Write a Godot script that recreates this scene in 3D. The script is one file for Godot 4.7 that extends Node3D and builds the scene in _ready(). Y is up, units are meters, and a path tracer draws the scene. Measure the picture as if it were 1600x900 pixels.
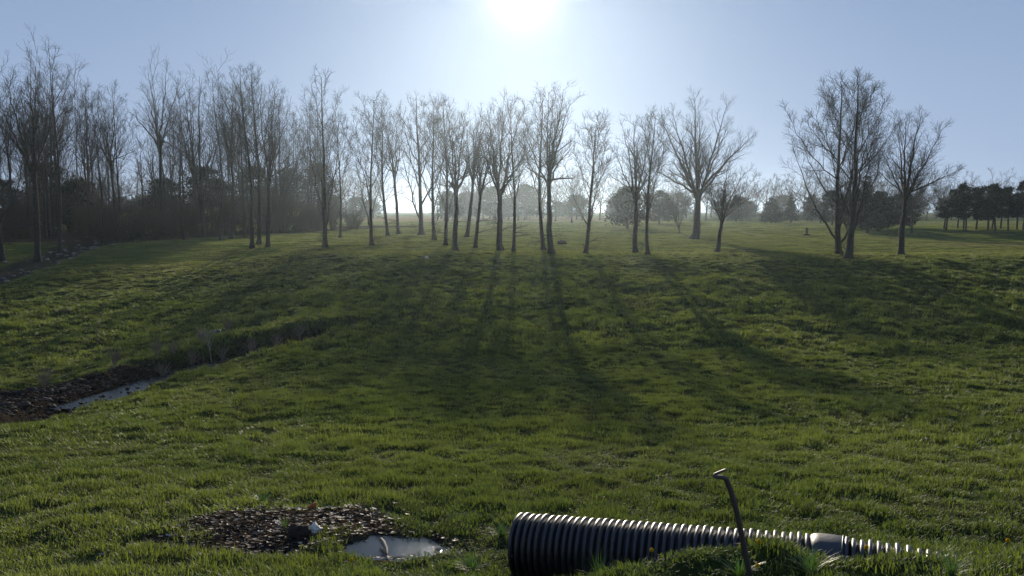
extends Node3D
# A grassy swale with a stream, a grass bank and a line of bare trees against a low spring sun.
# The eye stands at x 0, z 0, 6 m up; "d" is the distance ahead of it (z = -d).

const EYE := 6.0
const FLOOR := [[0, 1.65], [2.5, 1.9], [5, 2.65], [6.5, 3.05], [8, 3.2], [10, 3.5], [13, 3.95], [18, 4.6], [24, 5.2], [29, 5.5], [35, 5.65], [60, 5.8], [200, 5.8]]
const TOP := [[30, 3.2], [45, 3.0], [52, 2.98], [58, 2.9], [75, 2.7], [100, 2.5], [150, 2.15], [220, 1.7], [350, 0.9], [500, 0.0], [1200, -3.0]]
const STREAM := [[-11.9, 15.0], [-12.4, 19.0], [-13.0, 22.8], [-13.0, 25.8], [-12.9, 28.2], [-12.5, 30.7], [-11.9, 32.3], [-10.8, 33.6], [-9.2, 35.4]]
const DITCH := [[-37, 46], [-38, 56], [-39.5, 66], [-41, 78], [-47, 95]]

var rng := RandomNumberGenerator.new()
var tussock := FastNoiseLite.new()
var roll := FastNoiseLite.new()
var patchy := FastNoiseLite.new()
var fine := FastNoiseLite.new()
var used := {}
var mats := {}


# ---------------------------------------------------------------- naming
func numbered(called: String, parent: Node) -> String:
	var key := str(parent.get_instance_id()) + called
	var n: int = used.get(key, -1) + 1
	used[key] = n
	return called if n == 0 else "%s_%03d" % [called, n]


func tag(o: Node, label := "", category := "", group := "", kind := "") -> Node:
	if label:
		o.set_meta("label", label)
	if category:
		o.set_meta("category", category)
	if group:
		o.set_meta("group", group)
	if kind:
		o.set_meta("kind", kind)
	return o


func thing(called: String, at: Vector3, label: String, category: String, group := "") -> Node3D:
	var o := Node3D.new()
	o.name = numbered(called, self)
	o.position = at
	add_child(o, true)
	tag(o, label, category, group)
	return o


func part(called: String, m: Mesh, material: Material, parent: Node) -> MeshInstance3D:
	var o := MeshInstance3D.new()
	o.name = numbered(called, parent)
	o.mesh = m
	o.material_override = material
	parent.add_child(o, true)
	return o


func copy_of(o: Node3D, at: Vector3, turn: float, scaled: Vector3, label := "") -> Node3D:
	var c: Node3D = o.duplicate()
	c.name = numbered(o.get_meta("called"), self)
	c.position = at
	c.rotation.y = turn
	c.scale = scaled
	add_child(c, true)
	if label:
		c.set_meta("label", label)
	return c


# ---------------------------------------------------------------- shape building
class Shape:
	var v := PackedVector3Array()
	var n := PackedVector3Array()
	var c := PackedColorArray()
	var i := PackedInt32Array()
	var tint := Color.WHITE

	func tri(a: Vector3, b: Vector3, d: Vector3) -> void:
		var q := (d - a).cross(b - a).normalized()
		var k := v.size()
		v.append_array([a, b, d])
		n.append_array([q, q, q])
		c.append_array([tint, tint, tint])
		i.append_array([k, k + 1, k + 2])

	func quad(a: Vector3, b: Vector3, d: Vector3, e: Vector3) -> void:
		tri(a, b, d)
		tri(a, d, e)

	func tube(pts: PackedVector3Array, rads: PackedFloat32Array, sides: int, squash := Vector3.ONE) -> void:
		var m := pts.size()
		var first := v.size()
		var side := Vector3.ZERO
		for k in m:
			var t := (pts[mini(k + 1, m - 1)] - pts[maxi(k - 1, 0)]).normalized()
			if side == Vector3.ZERO:
				side = t.cross(Vector3.RIGHT if absf(t.x) < 0.8 else Vector3.FORWARD).normalized()
			else:
				side = (side - t * side.dot(t)).normalized()
			var up := t.cross(side)
			for s in sides:
				var a := TAU * s / sides
				var o := side * cos(a) + up * sin(a)
				v.append(pts[k] + o * rads[k] * squash)
				n.append(o)
				c.append(tint)
		for k in m - 1:
			for s in sides:
				var a := first + k * sides + s
				var b := first + k * sides + (s + 1) % sides
				i.append_array([a, a + sides, b, b, a + sides, b + sides])

	func mesh() -> ArrayMesh:
		var a := []
		a.resize(Mesh.ARRAY_MAX)
		a[Mesh.ARRAY_VERTEX] = v
		a[Mesh.ARRAY_NORMAL] = n
		a[Mesh.ARRAY_COLOR] = c
		a[Mesh.ARRAY_INDEX] = i
		var m := ArrayMesh.new()
		m.add_surface_from_arrays(Mesh.PRIMITIVE_TRIANGLES, a)
		return m


func mat(called: String, base: Color, rough: float, spec := 0.5) -> StandardMaterial3D:
	var m := StandardMaterial3D.new()
	m.resource_name = called
	m.albedo_color = base.linear_to_srgb()
	m.roughness = rough
	m.metallic_specular = spec
	mats[called] = m
	return m


func noise_texture(freq: float, size: int, low: float, seed_: int, normal := false, strength := 4.0) -> NoiseTexture2D:
	var f := FastNoiseLite.new()
	f.seed = seed_
	f.frequency = freq
	f.fractal_octaves = 5
	var t := NoiseTexture2D.new()
	t.width = size
	t.height = size
	t.seamless = true
	t.noise = f
	if normal:
		t.as_normal_map = true
		t.bump_strength = strength
	else:
		var g := Gradient.new()
		g.set_color(0, Color(low, low, low))
		g.set_color(1, Color.WHITE)
		t.color_ramp = g
	return t


# ---------------------------------------------------------------- the lie of the land
func smooth(a: float, b: float, x: float) -> float:
	var t := clampf((x - a) / (b - a), 0.0, 1.0)
	return t * t * (3.0 - 2.0 * t)


func along(pts: Array, d: float) -> float:
	var n := pts.size()
	if d <= pts[0][0]:
		return pts[0][1]
	if d >= pts[n - 1][0]:
		return pts[n - 1][1]
	var i := 0
	while d >= pts[i + 1][0]:
		i += 1
	var h: float = pts[i + 1][0] - pts[i][0]
	var t: float = (d - pts[i][0]) / h
	var m0: float = (pts[i + 1][1] - pts[maxi(i - 1, 0)][1]) / float(pts[i + 1][0] - pts[maxi(i - 1, 0)][0])
	var m1: float = (pts[mini(i + 2, n - 1)][1] - pts[i][1]) / float(pts[mini(i + 2, n - 1)][0] - pts[i][0])
	return (2 * t * t * t - 3 * t * t + 1) * pts[i][1] + (t * t * t - 2 * t * t + t) * h * m0 + (-2 * t * t * t + 3 * t * t) * pts[i + 1][1] + (t * t * t - t * t) * h * m1


func off_line(pts: Array, x: float, d: float) -> float:   # signed distance to a line: below 0 on its left
	var best := 1e9
	for k in pts.size() - 1:
		var vx: float = pts[k + 1][0] - pts[k][0]
		var vd: float = pts[k + 1][1] - pts[k][1]
		var t := clampf(((x - pts[k][0]) * vx + (d - pts[k][1]) * vd) / (vx * vx + vd * vd), 0.0, 1.0)
		var px: float = x - pts[k][0] - vx * t
		var pd: float = d - pts[k][1] - vd * t
		var q := sqrt(px * px + pd * pd)
		if q < absf(best):
			best = q * (1.0 if vx * pd - vd * px < 0 else -1.0)
	return best


func puddle(x: float, d: float) -> float:     # 1 in the muddy hollow, 0 outside
	if x < -4.2 or x > 0.6 or d < 6.0 or d > 10.0:
		return 0.0
	var wob := 0.3 * fine.get_noise_2d(x * 30.0, d * 30.0) + 0.4 * fine.get_noise_2d(x * 11.0 + 40.0, d * 16.0)
	var a := (x + 2.3) / 1.15
	var b := (d - 7.8 - 0.22 * a) / 0.74
	var e := sqrt(a * a + b * b) + wob
	var c := Vector2((x + 1.12) / 0.54, (d - 7.3) / 0.34).length() + wob * 0.6
	return 1.0 - smooth(0.74, 1.12, minf(e, c))


func pool(x: float, d: float) -> float:
	if x < -2.4 or x > 0.4 or d < 6.4 or d > 8.4:
		return 0.0
	return 1.0 - smooth(0.75, 1.1, Vector2((x + 1.12) / 0.56, (d - 7.3) / 0.31).length() + 0.25 * fine.get_noise_2d(x * 40.0, d * 40.0))


func wood_edge(d: float) -> float:
	return -39.5 + (d - 66.0) * 0.3


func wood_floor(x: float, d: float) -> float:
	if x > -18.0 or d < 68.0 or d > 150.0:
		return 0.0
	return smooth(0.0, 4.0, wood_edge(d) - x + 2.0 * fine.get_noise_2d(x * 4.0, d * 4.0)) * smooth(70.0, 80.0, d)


func bare(x: float, d: float) -> float:       # mud and leaves beside the stream and in the hollow
	var m := puddle(x, d)
	if x < -6.0 and d < 40.0 and d > 15.0:
		var q := off_line(STREAM, x, d) + 0.5 * fine.get_noise_2d(x * 12.0, d * 12.0)
		var left := lerpf(4.8, 1.4, smooth(23.5, 31.0, d))
		m = maxf(m, (1.0 - smooth(0.5, 0.85, q) if q > 0 else 1.0 - smooth(left - 0.8, left, -q)) * smooth(18.0, 21.0, d))
	if x < -26.0 and d > 36.0 and d < 100.0:
		m = maxf(m, 1.0 - smooth(1.2, 2.6, absf(off_line(DITCH, x, d)) + fine.get_noise_2d(x * 9.0, d * 9.0)))
	return maxf(m, wood_floor(x, d))


func broad(x: float, d: float) -> float:      # how far below the eye the ground lies, without its small humps
	var crest := 52.5 + 21.0 * smooth(-6, -30, x) - 1.5 * smooth(5, 30, x)
	var foot := 30.0 - smooth(0, -20, x)
	var u := pow(clampf((d - foot) / (crest - foot), 0.0, 1.0), 1.3)
	var t := lerpf(u * u * (3.0 - 2.0 * u), u, 0.85)
	var v := (along(FLOOR, d) + 0.5 * smooth(-6, -15, x) * smooth(12, 21, d)) * (1.0 - t) + along(TOP, d) * t
	v += 0.12 * smooth(0, 30, x) * smooth(30, 50, d) * (1.0 - smooth(60, 120, d))
	if d < 12.0:
		v -= 0.37 * exp(-pow((x - 3.4) / 1.9, 2) - pow((d - 4.9) / 1.7, 2))
		v -= 0.32 * exp(-pow((x - 1.4) / 0.9, 2) - pow((d - 5.35) / 0.4, 2))
	v -= 0.75 * smooth(42, 56, x) * smooth(80, 90, d) * (1.0 - smooth(110, 150, d))
	if x < -5.0 and d < 110.0:
		var q := off_line(STREAM, x, d)
		v += 0.34 * (1.0 - smooth(0.6, 1.1, absf(q))) * smooth(15.0, 20.0, d)
		v -= 0.36 * smooth(-0.9, -1.5, q) * (1.0 - smooth(1.5, 5.0, -q)) * smooth(25.0, 29.0, d)
		v += 0.6 * (1.0 - smooth(0.5, 4.0, absf(off_line(DITCH, x, d))))
	return v


func ground(x: float, d: float) -> float:     # height of the ground
	var v := broad(x, d)
	var m := puddle(x, d)
	if d < 75.0:
		var rough := 1.0 - 0.75 * smooth(54, 64, d)
		var far := smooth(8, 30, d)
		v -= (0.08 + 0.05 * far) * rough * (1.0 - m) * tussock.get_noise_2d(x, d)
		v -= (0.06 + 0.12 * far) * rough * (1.0 - m) * roll.get_noise_2d(x, d)
	elif d < 400.0:
		v -= 0.1 * roll.get_noise_2d(x, d)
	if m > 0.0:
		v = lerpf(v, 3.185 - 0.03 * fine.get_noise_2d(x * 25.0, d * 25.0), m)
		v += 0.09 * pool(x, d)
	return EYE - v


func on_ground(x: float, d: float, lift := 0.0) -> Vector3:
	return Vector3(x, ground(x, d) + lift, -d)


func build_ground() -> void:
	var rows := PackedFloat32Array()
	var d := -40.0
	while d < 1250.0:
		rows.append(d)
		d += 4.0 if d < 0 else 0.5 if d < 3 else minf(40.0, 0.045 + 0.0011 * pow(d, 1.5)) if d < 64 else 0.012 * d
	var cols := 380
	var s := Shape.new()
	for r in rows:
		var w := maxf(r, 0.0) * 0.86 + 6.5 + (30.0 if r < 0 else 0.0)
		for k in cols + 1:
			var x := w * (2.0 * k / cols - 1.0)
			s.v.append(Vector3(x, ground(x, r), -r))
			s.c.append(ground_tint(x, r))
	s.n.resize(s.v.size())
	for r in rows.size():
		for k in cols + 1:
			var at := r * (cols + 1) + k
			var east := s.v[at + (1 if k < cols else 0)] - s.v[at - (1 if k > 0 else 0)]
			var north := s.v[at + (cols + 1 if r < rows.size() - 1 else 0)] - s.v[at - (cols + 1 if r > 0 else 0)]
			s.n[at] = east.cross(north).normalized()
	for r in rows.size() - 1:
		for k in cols:
			var a := r * (cols + 1) + k
			s.i.append_array([a, a + cols + 1, a + 1, a + 1, a + cols + 1, a + cols + 2])
	var m := mat("turf", Color.WHITE, 1.0, 0.0)
	m.vertex_color_use_as_albedo = true
	m.albedo_texture = noise_texture(0.03, 512, 0.55, 5)
	m.uv1_triplanar = true
	m.uv1_world_triplanar = true
	m.uv1_scale = Vector3(0.7, 0.7, 0.7)
	m.heightmap_enabled = true
	m.heightmap_scale = 3.0
	m.heightmap_texture = noise_texture(0.05, 512, 0.0, 6)
	tag(part("ground", s.mesh(), m, self), "rolling grass ground with a swale, bank and open parkland", "", "", "structure")


func ground_tint(x: float, d: float) -> Color:
	var p := patchy.get_noise_2d(x, d)
	var q := fine.get_noise_2d(x * 4.0, d * 4.0)
	var c := Color(0.04, 0.055, 0.018).lerp(Color(0.06, 0.075, 0.025), clampf(p + 0.5, 0, 1))
	c = c.lerp(Color(0.06, 0.05, 0.03), clampf(q * 1.2 - 0.2, 0, 0.6))
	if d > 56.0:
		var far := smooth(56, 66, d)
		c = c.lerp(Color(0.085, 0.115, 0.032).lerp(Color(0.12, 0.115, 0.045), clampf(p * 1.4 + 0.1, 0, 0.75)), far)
		# dormant fairway beyond the trees, the dry rough on the right, a putting green and a worn track
		var wave := 14.0 * patchy.get_noise_2d(x * 0.5, 3.0)
		c = c.lerp(Color(0.34, 0.26, 0.13), smooth(190, 205, d + wave) * (1.0 - smooth(300, 400, d)) * (1.0 - smooth(30, 60, absf(x + 12.0))) * 0.85)
		c = c.lerp(Color(0.16, 0.115, 0.075), 0.8 * smooth(34, 44, x) * smooth(68, 71, d + wave * 0.1) * (1.0 - smooth(76, 80, d + wave * 0.1)))
		c = c.lerp(Color(0.13, 0.19, 0.045), 0.9 * (1.0 - smooth(0.8, 1.0, Vector2((x - 51.0) / 8.0, (d - 103.0) / 9.0).length())))
		c = c.lerp(Color(0.3, 0.25, 0.16), 0.7 * (1.0 - smooth(0.3, 0.8, absf(off_line([[31.8, 109], [30.0, 93]], x, d)))))
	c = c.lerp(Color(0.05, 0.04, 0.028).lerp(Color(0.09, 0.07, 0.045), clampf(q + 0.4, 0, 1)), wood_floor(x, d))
	var m := bare(x, d) if d < 64.0 or x > -30.0 else 1.0 - smooth(1.2, 2.6, absf(off_line(DITCH, x, d)))
	if d > 100.0:
		m = 0.0
	if m > 0.0:
		var mud := Color(0.028, 0.021, 0.016).lerp(Color(0.055, 0.042, 0.03), clampf(q + 0.5, 0, 1))
		if d > 38.0:
			mud = Color(0.06, 0.055, 0.042)
		c = c.lerp(mud, m)
	return c


# ---------------------------------------------------------------- grass
func blade_patch(seed_: int, radius: float, count: int, low: float, high: float, wide: float, bends: int) -> ArrayMesh:
	var r := RandomNumberGenerator.new()
	r.seed = seed_
	var s := Shape.new()
	for k in count:
		var a := r.randf() * TAU
		var p := Vector3(cos(a), 0, sin(a)) * radius * sqrt(r.randf())
		p.y = -0.015
		var h := r.randf_range(low, high)
		var yaw := r.randf() * TAU
		var side := Vector3(cos(yaw), 0, sin(yaw)) * wide * r.randf_range(0.6, 1.2) * 0.5
		var lean := Vector3(-sin(yaw), 0, cos(yaw)) * h * r.randf_range(0.1, 0.9) + Vector3(r.randf_range(-0.2, 0.2), 0, r.randf_range(-0.2, 0.2)) * h
		var g := r.randf()
		s.tint = Color(0.6 + 0.8 * g, 0.65 + 0.6 * g, 0.5 + 0.9 * r.randf())
		if r.randf() < 0.025:
			s.tint = Color(2.4, 1.7, 1.9)
		var mid := p + lean * 0.35 + Vector3.UP * h * 0.62
		var tip := p + lean + Vector3.UP * h
		if bends > 0:
			s.quad(p - side, p + side, mid + side * 0.8, mid - side * 0.8)
			s.tri(mid - side * 0.8, mid + side * 0.8, tip)
		else:
			s.tri(p - side, p + side, tip)
	return s.mesh()


func sow(called: String, patch: ArrayMesh, material: Material, d0: float, d1: float, per_m2: float, label: String, size0: float, size1: float, seed_: int) -> void:
	var r := RandomNumberGenerator.new()
	r.seed = seed_
	var where: Array[Transform3D] = []
	var tints := PackedColorArray()
	var half := func(d: float) -> float: return d * 0.72 + 4.0
	var total := int((half.call(d0) + half.call(d1)) * (d1 - d0) * per_m2)
	for k in total:
		var f := r.randf()
		var a0: float = half.call(d0)
		var a1: float = half.call(d1)
		var t := (sqrt(a0 * a0 + f * (a1 * a1 - a0 * a0)) - a0) / (a1 - a0)
		var d := lerpf(d0, d1, t)
		var x: float = half.call(d) * r.randf_range(-1, 1)
		if r.randf() < bare(x, d) * 1.15:
			continue
		if beside_pipe(x, d) and ground(x, d) < 3.64:
			continue
		var lush := tussock.get_noise_2d(x, d) + 0.6 * roll.get_noise_2d(x, d)
		if d < 50 and r.randf() < clampf(-lush * 1.3 - 0.25, 0, 0.75):
			continue
		var e := 0.25
		var up := Vector3(ground(x - e, d) - ground(x + e, d), 2.0 * e, ground(x, d + e) - ground(x, d - e)).normalized()
		var size := clampf(lerpf(size0, size1, clampf(lush * 0.9 + 0.45, 0, 1)) * r.randf_range(0.65, 1.35) * (1.0 - 0.5 * smooth(43.0, 51.0, d)), 0.25, 3.0)
		var b := Basis(Quaternion(Vector3.UP, up.lerp(Vector3.UP, 0.4).normalized())) * Basis(Vector3.UP, r.randf() * TAU)
		where.append(Transform3D(b.scaled(Vector3(1, size, 1)), on_ground(x, d)))
		var p := clampf(patchy.get_noise_2d(x, d) * 0.9 + 0.5 + r.randf_range(-0.15, 0.15), 0, 1)
		var c := Color(0.092, 0.122, 0.042).lerp(Color(0.155, 0.178, 0.066), p)
		c = c.lerp(Color(0.13, 0.125, 0.05), clampf(-lush * 0.5 + fine.get_noise_2d(x * 3.0, d * 3.0) * 0.9 - 0.15, 0, 0.7))
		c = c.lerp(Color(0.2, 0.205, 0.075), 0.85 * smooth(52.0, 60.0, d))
		c *= r.randf_range(0.72, 1.3)
		tints.append(c)
	plant(called, patch, material, where, tints, label)


func plant(called: String, m: Mesh, material: Material, where: Array[Transform3D], tints: PackedColorArray, label: String) -> void:
	var mm := MultiMesh.new()
	mm.transform_format = MultiMesh.TRANSFORM_3D
	mm.use_colors = true
	mm.mesh = m
	mm.instance_count = where.size()
	for k in where.size():
		mm.set_instance_transform(k, where[k])
		mm.set_instance_color(k, tints[k])
	var o := MultiMeshInstance3D.new()
	o.name = numbered(called, self)
	o.multimesh = mm
	o.material_override = material
	add_child(o, true)
	tag(o, label, "", "", "stuff")


const PIPE := [[0.05, 6.52, 2.82], [2.3, 5.66, 2.652], [2.82, 5.42, 2.63], [3.3, 5.15, 2.665], [3.7, 4.95, 2.74]]   # x, d, drop of the pipe's axis


func beside_pipe(x: float, d: float) -> bool:
	if d > 7.2 or d < 4.4 or x < -0.1 or x > 3.0:
		return false
	return absf(off_line(PIPE, x, d)) < 0.24 and x < 2.75


# ---------------------------------------------------------------- trees
func bend_path(p0: Vector3, c: Vector3, p1: Vector3, n: int, wob: float, r: RandomNumberGenerator) -> PackedVector3Array:
	var pts := PackedVector3Array()
	for k in n + 1:
		var t := float(k) / n
		var p := p0 * (1 - t) * (1 - t) + c * 2 * t * (1 - t) + p1 * t * t
		if k > 0:
			p += Vector3(r.randf_range(-1, 1), r.randf_range(-0.6, 0.6), r.randf_range(-1, 1)) * wob
		pts.append(p)
	return pts


func ramify(s: Shape, pts: PackedVector3Array, rads: PackedFloat32Array, length: float, level: int, kids: Array, from: float, r: RandomNumberGenerator, up := 0.08, coarse := 1.0) -> void:
	if level >= kids.size():
		return
	var n: int = kids[level]
	var az := r.randf() * TAU
	var last := pts.size() - 1
	for k in n:
		var t := from + (1.0 - from) * (k + r.randf_range(0.15, 1.0)) / n
		var f := minf(t * last, last - 0.001)
		var i := int(f)
		var p := pts[i].lerp(pts[i + 1], f - i)
		var dir := (pts[i + 1] - pts[i]).normalized()
		az += 2.4 + r.randf_range(-0.5, 0.5)
		var side := dir.cross(Vector3.UP if absf(dir.y) < 0.9 else Vector3.RIGHT).normalized().rotated(dir, az)
		var lean := r.randf_range(0.42, 0.86)
		var d := (dir * cos(lean) + side * sin(lean) + Vector3.UP * up).normalized()
		var l := maxf(length * r.randf_range(0.26, 0.58) * (1.3 - 0.85 * t), 0.35)
		var r0 := maxf(lerpf(rads[i], rads[i + 1], f - i) * r.randf_range(0.4, 0.62), [0.014, 0.0078, 0.0054][level] * coarse)
		var deepest := level == kids.size() - 1
		var m := 4 if level == 0 else 1 if deepest else 2
		var q := PackedVector3Array([p])
		var w := PackedFloat32Array([r0])
		for j in m:
			d = (d + Vector3(r.randf_range(-1, 1), r.randf_range(-1, 1), r.randf_range(-1, 1)) * 0.14 + Vector3.UP * up * 0.7).normalized()
			q.append(q[j] + d * l / m)
			w.append(maxf(r0 * (1.0 - 0.8 * (j + 1.0) / m), 0.005))
		s.tube(q, w, 3 if level > 0 else 4)
		if not deepest:
			ramify(s, q, w, l * 1.25, level + 1, kids, 0.2, r, up, coarse)


# form: "upright" keeps a leader, "dome" forks low into equal limbs, "stems" rises from one base in several stems
func bare_tree(x: float, d: float, h: float, spread: float, girth: float, form: String, fork: float, lean: float, seed_: int, label: String, detail := 1.0, limbs_apart := true, group := "", called := "bare_tree", coarse := 1.0) -> Node3D:
	var r := RandomNumberGenerator.new()
	r.seed = seed_
	var o := thing(called, on_ground(x, d, -0.08), label, "tree", group)
	o.set_meta("called", called)
	girth *= 0.78
	spread *= 1.38
	fork *= 0.8
	var leader := fork + 0.12
	var limbs := 9
	if form == "upright":
		leader = 0.96
		limbs = 18
	elif form == "stems":
		leader = fork + 0.04
		limbs = 6
	elif form == "twin":
		leader = 0.9
		limbs = 11
	if girth > 0.32 and form == "dome":
		limbs = 13
	if detail < 0.7:
		limbs -= 2
	# trunk
	var top := h * leader
	var tp := PackedVector3Array()
	var tr := PackedFloat32Array()
	var wander := Vector3.ZERO
	var segs := 12
	var sway := r.randf_range(-1, 1)
	for k in segs + 1:
		var t := float(k) / segs
		var y := top * t * (0.35 + 0.65 * t) if k < 4 else top * t
		wander += Vector3(r.randf_range(-1, 1), 0, r.randf_range(-1, 1)) * girth * 0.22
		var f := y / h
		tp.append(Vector3(lean * f * h + sway * 0.018 * h * sin(f * 5.0), y, 0) + wander * minf(t * 3.0, 1.0))
		var thick := girth * (1.0 - 0.93 * pow(f, 0.8)) if leader > 0.7 else girth * (1.0 - 0.4 * t)
		tr.append(maxf(thick + girth * 0.75 * exp(-y / (girth * 0.9)), 0.016))
	var ts := Shape.new()
	ts.tube(tp, tr, 10)
	part("trunk", ts.mesh(), mats.bark, o)
	var crown := Shape.new()
	var kids := [14, 7, 4] if detail > 1.2 else [11, 5, 3] if detail >= 1.0 else [10, 6, 3] if detail >= 0.7 else [7, 5, 3]
	var az := r.randf() * TAU
	for k in limbs:
		var s := Shape.new() if limbs_apart else crown
		var u := (k + r.randf_range(0.1, 0.9)) / limbs
		az += 2.4 + r.randf_range(-0.35, 0.35)
		var out := Vector3(cos(az), 0, sin(az))
		var f := lerpf(fork, leader, u) / leader * segs
		var i := mini(int(f), segs - 1)
		var p := tp[i].lerp(tp[i + 1], f - i)
		var end: Vector3
		var c: Vector3
		var r0: float
		if leader > 0.7:
			var reach := spread * (1.0 - 0.8 * pow(u, 1.6)) * r.randf_range(0.6, 0.95) * (0.75 + 0.25 * smooth(0.0, 0.25, u))
			var y := lerpf(p.y, h, r.randf_range(0.5, 0.8) if u < 0.75 else r.randf_range(0.7, 1.0))
			end = Vector3(p.x, y, p.z) + out * reach
			c = p + out * reach * 0.55 + Vector3.UP * (y - p.y) * 0.32
			r0 = lerpf(tr[i], tr[i + 1], f - i) * r.randf_range(0.34, 0.52)
		else:
			var rho := sqrt((k + 0.5) / limbs)
			var y := h * (1.0 - 0.5 * rho * rho * r.randf_range(0.5, 1.2))
			end = Vector3(lean * y, y, 0) + out * spread * 0.82 * rho
			c = p + (out * spread * rho * 0.38 + Vector3.UP * (y - p.y) * 0.5)
			if k == 0:
				p = tp[segs]
			r0 = girth * r.randf_range(0.34, 0.5) * (1.15 - 0.4 * rho)
		var n := 9
		var pts := bend_path(p, c, end, n, h * 0.007, r)
		var rads := PackedFloat32Array()
		for j in n + 1:
			rads.append(maxf(r0 * pow(1.0 - float(j) / n, 0.8), 0.013))
		s.tube(pts, rads, 6)
		var reach_of := p.distance_to(end)
		var most: Array = kids.duplicate()
		most[0] = maxi(3, roundi(kids[0] * clampf(reach_of / (h * 0.42), 0.2, 1.0)))
		if reach_of < h * 0.16:
			most = [3, 3, 2]
		ramify(s, pts, rads, reach_of * (0.62 if leader > 0.7 else 0.66), 0, most, 0.16, r, 0.08, coarse)
		if limbs_apart:
			part("limb", s.mesh(), mats.bark, o)
	if not limbs_apart:
		part("crown", crown.mesh(), mats.bark, o)
	elif h > 9.0:
		for k in 3:   # dead stubs low on the trunk
			var s := Shape.new()
			var a := r.randf() * TAU
			var f := r.randf_range(fork * 0.35, fork * 0.95) / leader * segs
			var i := mini(int(f), segs - 1)
			var p := tp[i].lerp(tp[i + 1], f - i)
			var l := r.randf_range(0.5, 1.8)
			var e := p + Vector3(cos(a), r.randf_range(-0.15, 0.4), sin(a)) * l
			var pts := bend_path(p, p.lerp(e, 0.5) + Vector3.UP * 0.12, e, 4, 0.05, r)
			s.tube(pts, PackedFloat32Array([0.045, 0.035, 0.026, 0.018, 0.01]), 5)
			ramify(s, pts, PackedFloat32Array([0.045, 0.035, 0.026, 0.018, 0.01]), l, 0, [5, 3], 0.2, r, 0.0)
			part("dead_branch", s.mesh(), mats.bark, o)
	return o


func evergreen(x: float, d: float, h: float, spread: float, form: String, seed_: int, label: String, group := "", called := "") -> Node3D:
	var r := RandomNumberGenerator.new()
	r.seed = seed_
	if called == "":
		called = {"pine": "pine_tree", "spruce": "spruce_tree", "cone": "cedar_tree"}.get(form, "evergreen_tree")
	var o := thing(called, on_ground(x, d, -0.1), label, "tree", group)
	o.set_meta("called", called)
	var girth := h * 0.012 + 0.03 if form == "pine" else h * 0.022 + 0.05
	var ts := Shape.new()
	var lean := r.randf_range(-0.04, 0.04) * h
	if form == "pine":
		h *= r.randf_range(0.85, 1.1)
		lean *= 2.5
	ts.tube(PackedVector3Array([Vector3.ZERO, Vector3(lean * 0.3, h * 0.3, 0), Vector3(lean, h * 0.94, 0)]), PackedFloat32Array([girth * 1.3, girth, 0.02]), 7)
	part("trunk", ts.mesh(), mats.bark, o)
	var s := Shape.new()
	var sprays := int(70 + spread * 60) if form != "pine" else 100
	var heads := []
	for k in 7:
		heads.append([lerpf(0.3, 0.97, (k + r.randf()) / 7.0), r.randf() * TAU, r.randf_range(0.35, 1.1)])
	for k in sprays:
		var u := r.randf()
		var y := 0.0
		var reach := 0.0
		match form:
			"spruce":
				y = 0.1 + 0.9 * (1.0 - sqrt(u))
				reach = spread * (1.02 - y) * (0.75 + 0.25 * sin(y * 55.0))
			"cone":
				y = 0.1 + 0.9 * (1.0 - sqrt(u))
				reach = spread * pow(1.04 - y, 0.8)
			"pine":
				y = heads[k % 7][0] + r.randf_range(-0.035, 0.035)
				reach = spread * heads[k % 7][2] * (1.1 - 0.55 * pow((y - 0.5) * 2.0, 3.0))
			_:
				y = lerpf(0.14, 1.0, u)
				reach = spread * sqrt(maxf(0.02, 1.0 - pow((y - 0.42) / 0.6, 2)))
		var a := r.randf() * TAU
		if form == "pine":
			a = heads[k % 7][1] + r.randf_range(-0.9, 0.9)
		reach *= (0.6 + 0.4 * sqrt(r.randf())) * (0.82 + 0.2 * sin(a * 3.0 + seed_ + y * 9.0) + 0.16 * sin(a * 7.0 - y * 23.0 + seed_ * 2.0))
		var base := Vector3(lean * y, h * y, 0)
		var tip := base + Vector3(cos(a), r.randf_range(-0.12, 0.1), sin(a)) * reach
		var in_ := base + (tip - base) * 0.25
		var g := r.randf_range(0.7, 1.3)
		s.tint = Color(g, g * r.randf_range(0.9, 1.1), g)
		var n := 22
		for j in n:
			var f := pow(r.randf(), 0.6)
			var q := in_.lerp(tip, f) + Vector3(r.randf_range(-1, 1), r.randf_range(-0.7, 0.9), r.randf_range(-1, 1)) * (0.12 + 0.13 * spread * 0.5)
			var ax := Vector3(r.randf_range(-1, 1), r.randf_range(-0.5, 0.8), r.randf_range(-1, 1)).normalized()
			var bx := ax.cross(Vector3(r.randf_range(-1, 1), r.randf_range(-1, 1), r.randf_range(-1, 1))).normalized()
			var z := r.randf_range(0.12, 0.3) * (0.7 + spread * 0.1)
			s.tri(q - bx * z * 0.4, q + bx * z * 0.4, q + ax * z * 1.3)
	part("crown", s.mesh(), mats.needles, o)
	return o


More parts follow.
